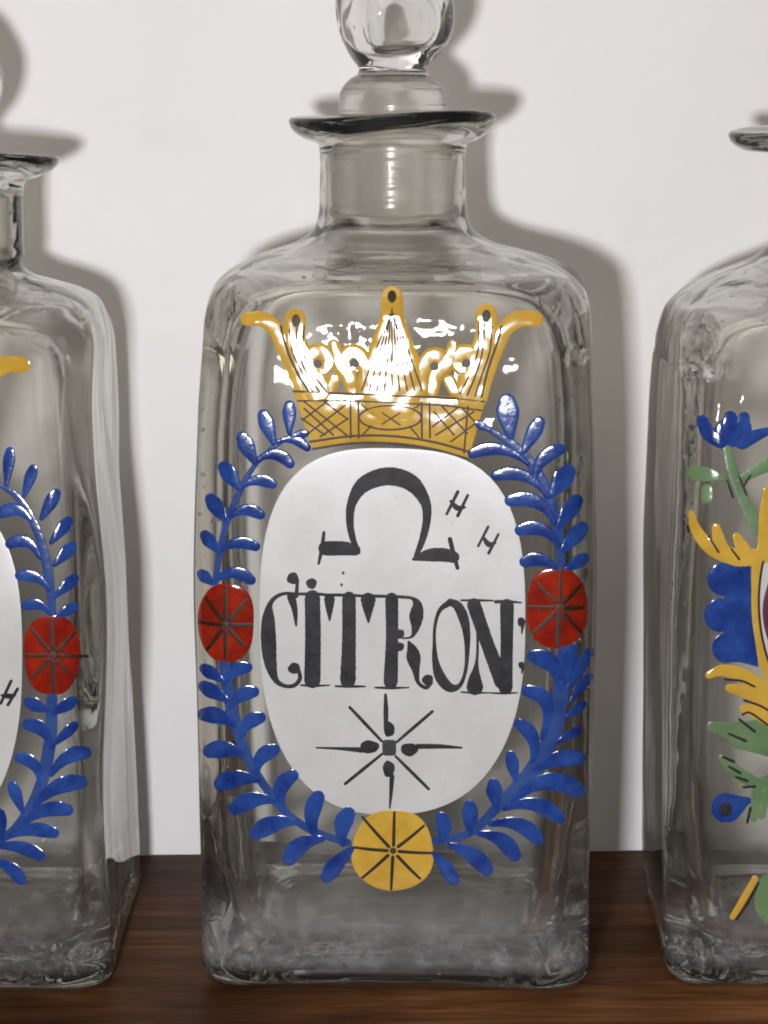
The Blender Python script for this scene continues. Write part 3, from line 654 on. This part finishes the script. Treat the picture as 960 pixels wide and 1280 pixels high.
paint_rosette(pt, 'red_flower', 65, 818, 35, 50, 'red', 'brown', b_left, (66, 819),
              [(66, 811, 64, 773, 4.5), (66, 827, 67, 865, 5.5), (74, 819, 109, 820, 4.5), (58, 819, 31, 819, 4.5), (61, 813, 39, 785, 4.5), (72, 813, 93, 791, 4.5), (61, 825, 40, 847, 4.5), (72, 826, 88, 842, 4)], seed=9)
pt.dx, pt.dy = -641, 57
paint_crown(pt, b_left)
pt.dx = pt.dy = 0; pt.mx = -139
paint_wreath(pt, LB, b_left, rnd)
paint_rosette(pt, 'red_flower', 65, 818, 35, 50, 'red', 'brown', b_left, (66, 819),
              [(66, 811, 64, 773, 4.5), (66, 827, 67, 865, 5.5), (74, 819, 97, 820, 4.5), (58, 819, 31, 819, 4.5), (61, 813, 39, 785, 4.5), (72, 813, 93, 791, 4.5), (61, 825, 40, 847, 4.5), (72, 826, 88, 842, 4)], seed=4)
pt.mx = None
add_stopper((-0.1195, -0.008, 0), 0.9, 6, 'clear glass knob stopper in the bottle left of the CITRON bottle', -0.0185, 1.13)

# ---- right bottle
b_right = bottle_root((0.1262, -0.006, 0), math.radians(-1.5), 'square clear glass bottle with blue tulip and yellow scrolls, right of the CITRON bottle')
body, bvh = make_body('glass_body', 23, b_right, lip_r=0.0335, neck_r=0.0190, neck_off=(0.0002, 0), half=0.0515, zs=0.985, wav=1.6, bulge=0.0004, slope=0.0085, mat=glass_mat('bottle_glass_right', 7))
pt = Painter(b_right, bvh)
for mirror in (None, 1113):
    pt.mx = mirror; B = pt.build; S = pt.stroke
    tu = B('tulip', [pt.blob(917, 540, 24, 19, 0.5, 0.03, False, 2.4, rings=6, seg=32, wob=0.03)], M['blue'], b_right)
    for s in ([(878, 526, 15), (886, 542, 18), (902, 552, 18)], [(913, 522, 17), (911, 545, 24)], [(930, 522, 15), (926, 545, 24)], [(962, 538, 9), (946, 544, 15), (928, 552, 20)]):
        B('petal', [S(s, 0.55, 0.03, nc=9)], M['blue'], tu)
    st = B('stem', [S([(909, 560, 11), (915, 585, 13), (926, 615, 14), (946, 662, 16)], 0.3, 0.0)], M['green'], b_right)
    for s in ([(868, 591, 20), (885, 593, 17), (906, 598, 8)], [(962, 580, 17), (945, 588, 15), (922, 602, 8)], [(884, 613, 15), (884, 622, 15)]):
        B('leaf', [S(s, 0.35, 0.01)], M['green'], st)
    for s in ([(909, 600), (916, 621)], [(924, 596), (933, 618)], [(938, 594), (930, 607)]):
        B('leaf_line', [S([(*s[0], 2.5), (*s[1], 3)], 0.08, 0.36, nc=5)], M['black'], st)
    up = B('yellow_scroll', [S([(864, 642, 8), (871, 664, 14), (891, 686, 18), (925, 697, 22), (966, 694, 20)], 0.5, 0.03, nc=9)], M['yellow'], b_right)
    for s in ([(895, 659, 11), (899, 676, 16), (906, 690, 14)], [(921, 671, 11), (928, 684, 16), (940, 696, 12)], [(959, 612, 10), (955, 650, 14), (957, 688, 20)]):
        B('scroll_leaf', [S(s, 0.5, 0.05, nc=9)], M['yellow'], up)
    for s in ([(886, 670), (898, 690)], [(914, 686), (924, 699)], [(860, 657), (861, 664)]):
        B('scroll_line', [S([(*s[0], 2.5), (*s[1], 3)], 0.08, 0.56, nc=5)], M['brown'], up)
    wg = B('blue_wing', [pt.patch([(905, 708), (920, 708), (938, 706)], [(905, 828), (925, 828), (948, 834)], 0.45)], M['blue'], b_right)
    for (x, y, r) in ((904, 724, 20), (900, 769, 20), (908, 810, 18)):
        B('lobe', [pt.blob(x, y, r, r*1.05, 0.55, 0.02, False, 2, rings=6, seg=28)], M['blue'], wg)
    lo = B('yellow_scroll', [S([(886, 844, 9), (904, 838, 15), (932, 846, 18), (966, 870, 20)], 0.5, 0.03, nc=9)], M['yellow'], b_right)
    for s in ([(912, 860, 11), (936, 866, 17), (968, 884, 18)], [(930, 886, 11), (946, 890, 17), (968, 906, 16)]):
        B('scroll_leaf', [S(s, 0.5, 0.05, nc=9)], M['yellow'], lo)
    for s in ([(906, 849), (927, 851), (943, 858)], [(930, 875), (950, 882), (964, 890)], [(928, 893), (938, 891), (962, 908)]):
        B('scroll_line', [S([(*q, 2.8) for q in s], 0.08, 0.56, nc=5)], M['brown'], lo)
    gr = B('green_leaf', [S([(890, 908, 13), (922, 914, 24), (966, 912, 30)], 0.3, 0.0)], M['green'], b_right)
    for s in ([(922, 926, 20), (966, 930, 34)], [(903, 948, 10), (922, 966, 16), (946, 980, 15)], [(968, 975, 22), (952, 980, 14)], [(946, 984, 12), (944, 1005, 13), (942, 1022, 10)], [(958, 990, 12), (952, 1020, 9)]):
        B('leaf', [S(s, 0.32, 0.01)], M['green'], gr)
    for s in ([(924, 899), (943, 914)], [(911, 917), (932, 926)], [(904, 946), (917, 952)], [(911, 958), (925, 966)], [(920, 971), (934, 976)], [(929, 984), (943, 983)], [(934, 1028), (938, 1010)]):
        B('leaf_line', [S([(*s[0], 3), (*s[1], 4)], 0.08, 0.36, nc=5)], M['black'], gr)
    be = B('berry', [S([(907, 1010, 37), (915, 1008, 34), (934, 1001, 10)], 0.5, 0.02, nc=9)], M['blue'], b_right)
    B('berry_eye', [pt.blob(907, 1011, 8, 9, 0.08, 0.53, False, 2, rings=3, seg=16)], M['black'], be)
    ba = B('yellow_dash', [S([(944, 1098, 8), (930, 1123, 9), (916, 1146, 8)], 0.45, 0.02)], M['yellow'], b_right)
    B('dash_line', [S([(948, 1104, 3), (933, 1130, 4), (920, 1149, 3)], 0.1, 0.1, nc=5)], M['brown'], ba)
    B('green_leaf', [S([(962, 1103, 24), (956, 1130, 26), (962, 1145, 20)], 0.3, 0.0)], M['green'], b_right)
pt.mx = None
lab = pt.build('oval_label', [pt.blob(1113, 752, 167, 200, 0.36, 0.0, True, 2.6, rings=16, seg=96)], M['white'], b_right)
ring = [(1113+171*math.cos(t), 752+205*math.sin(t), 11) for t in np.linspace(0, 2*math.pi, 49)]
pt.build('label_rim', [pt.stroke(ring, 0.5, 0.02, nc=7, caps=(False, False))], M['yellow'], lab)
ring2 = [(1113+164.5*math.cos(t), 752+198*math.sin(t), 3) for t in np.linspace(0, 2*math.pi, 49)]
pt.build('rim_line', [pt.stroke(ring2, 0.08, 0.38, nc=5, caps=(False, False))], M['brown'], lab)
pt.build('letter', [pt.stroke([(962, 728, 4), (958, 755, 9), (959, 780, 9), (964, 808, 4)], 0.06, 0.385, True, nc=5)], M['maroon'], lab)
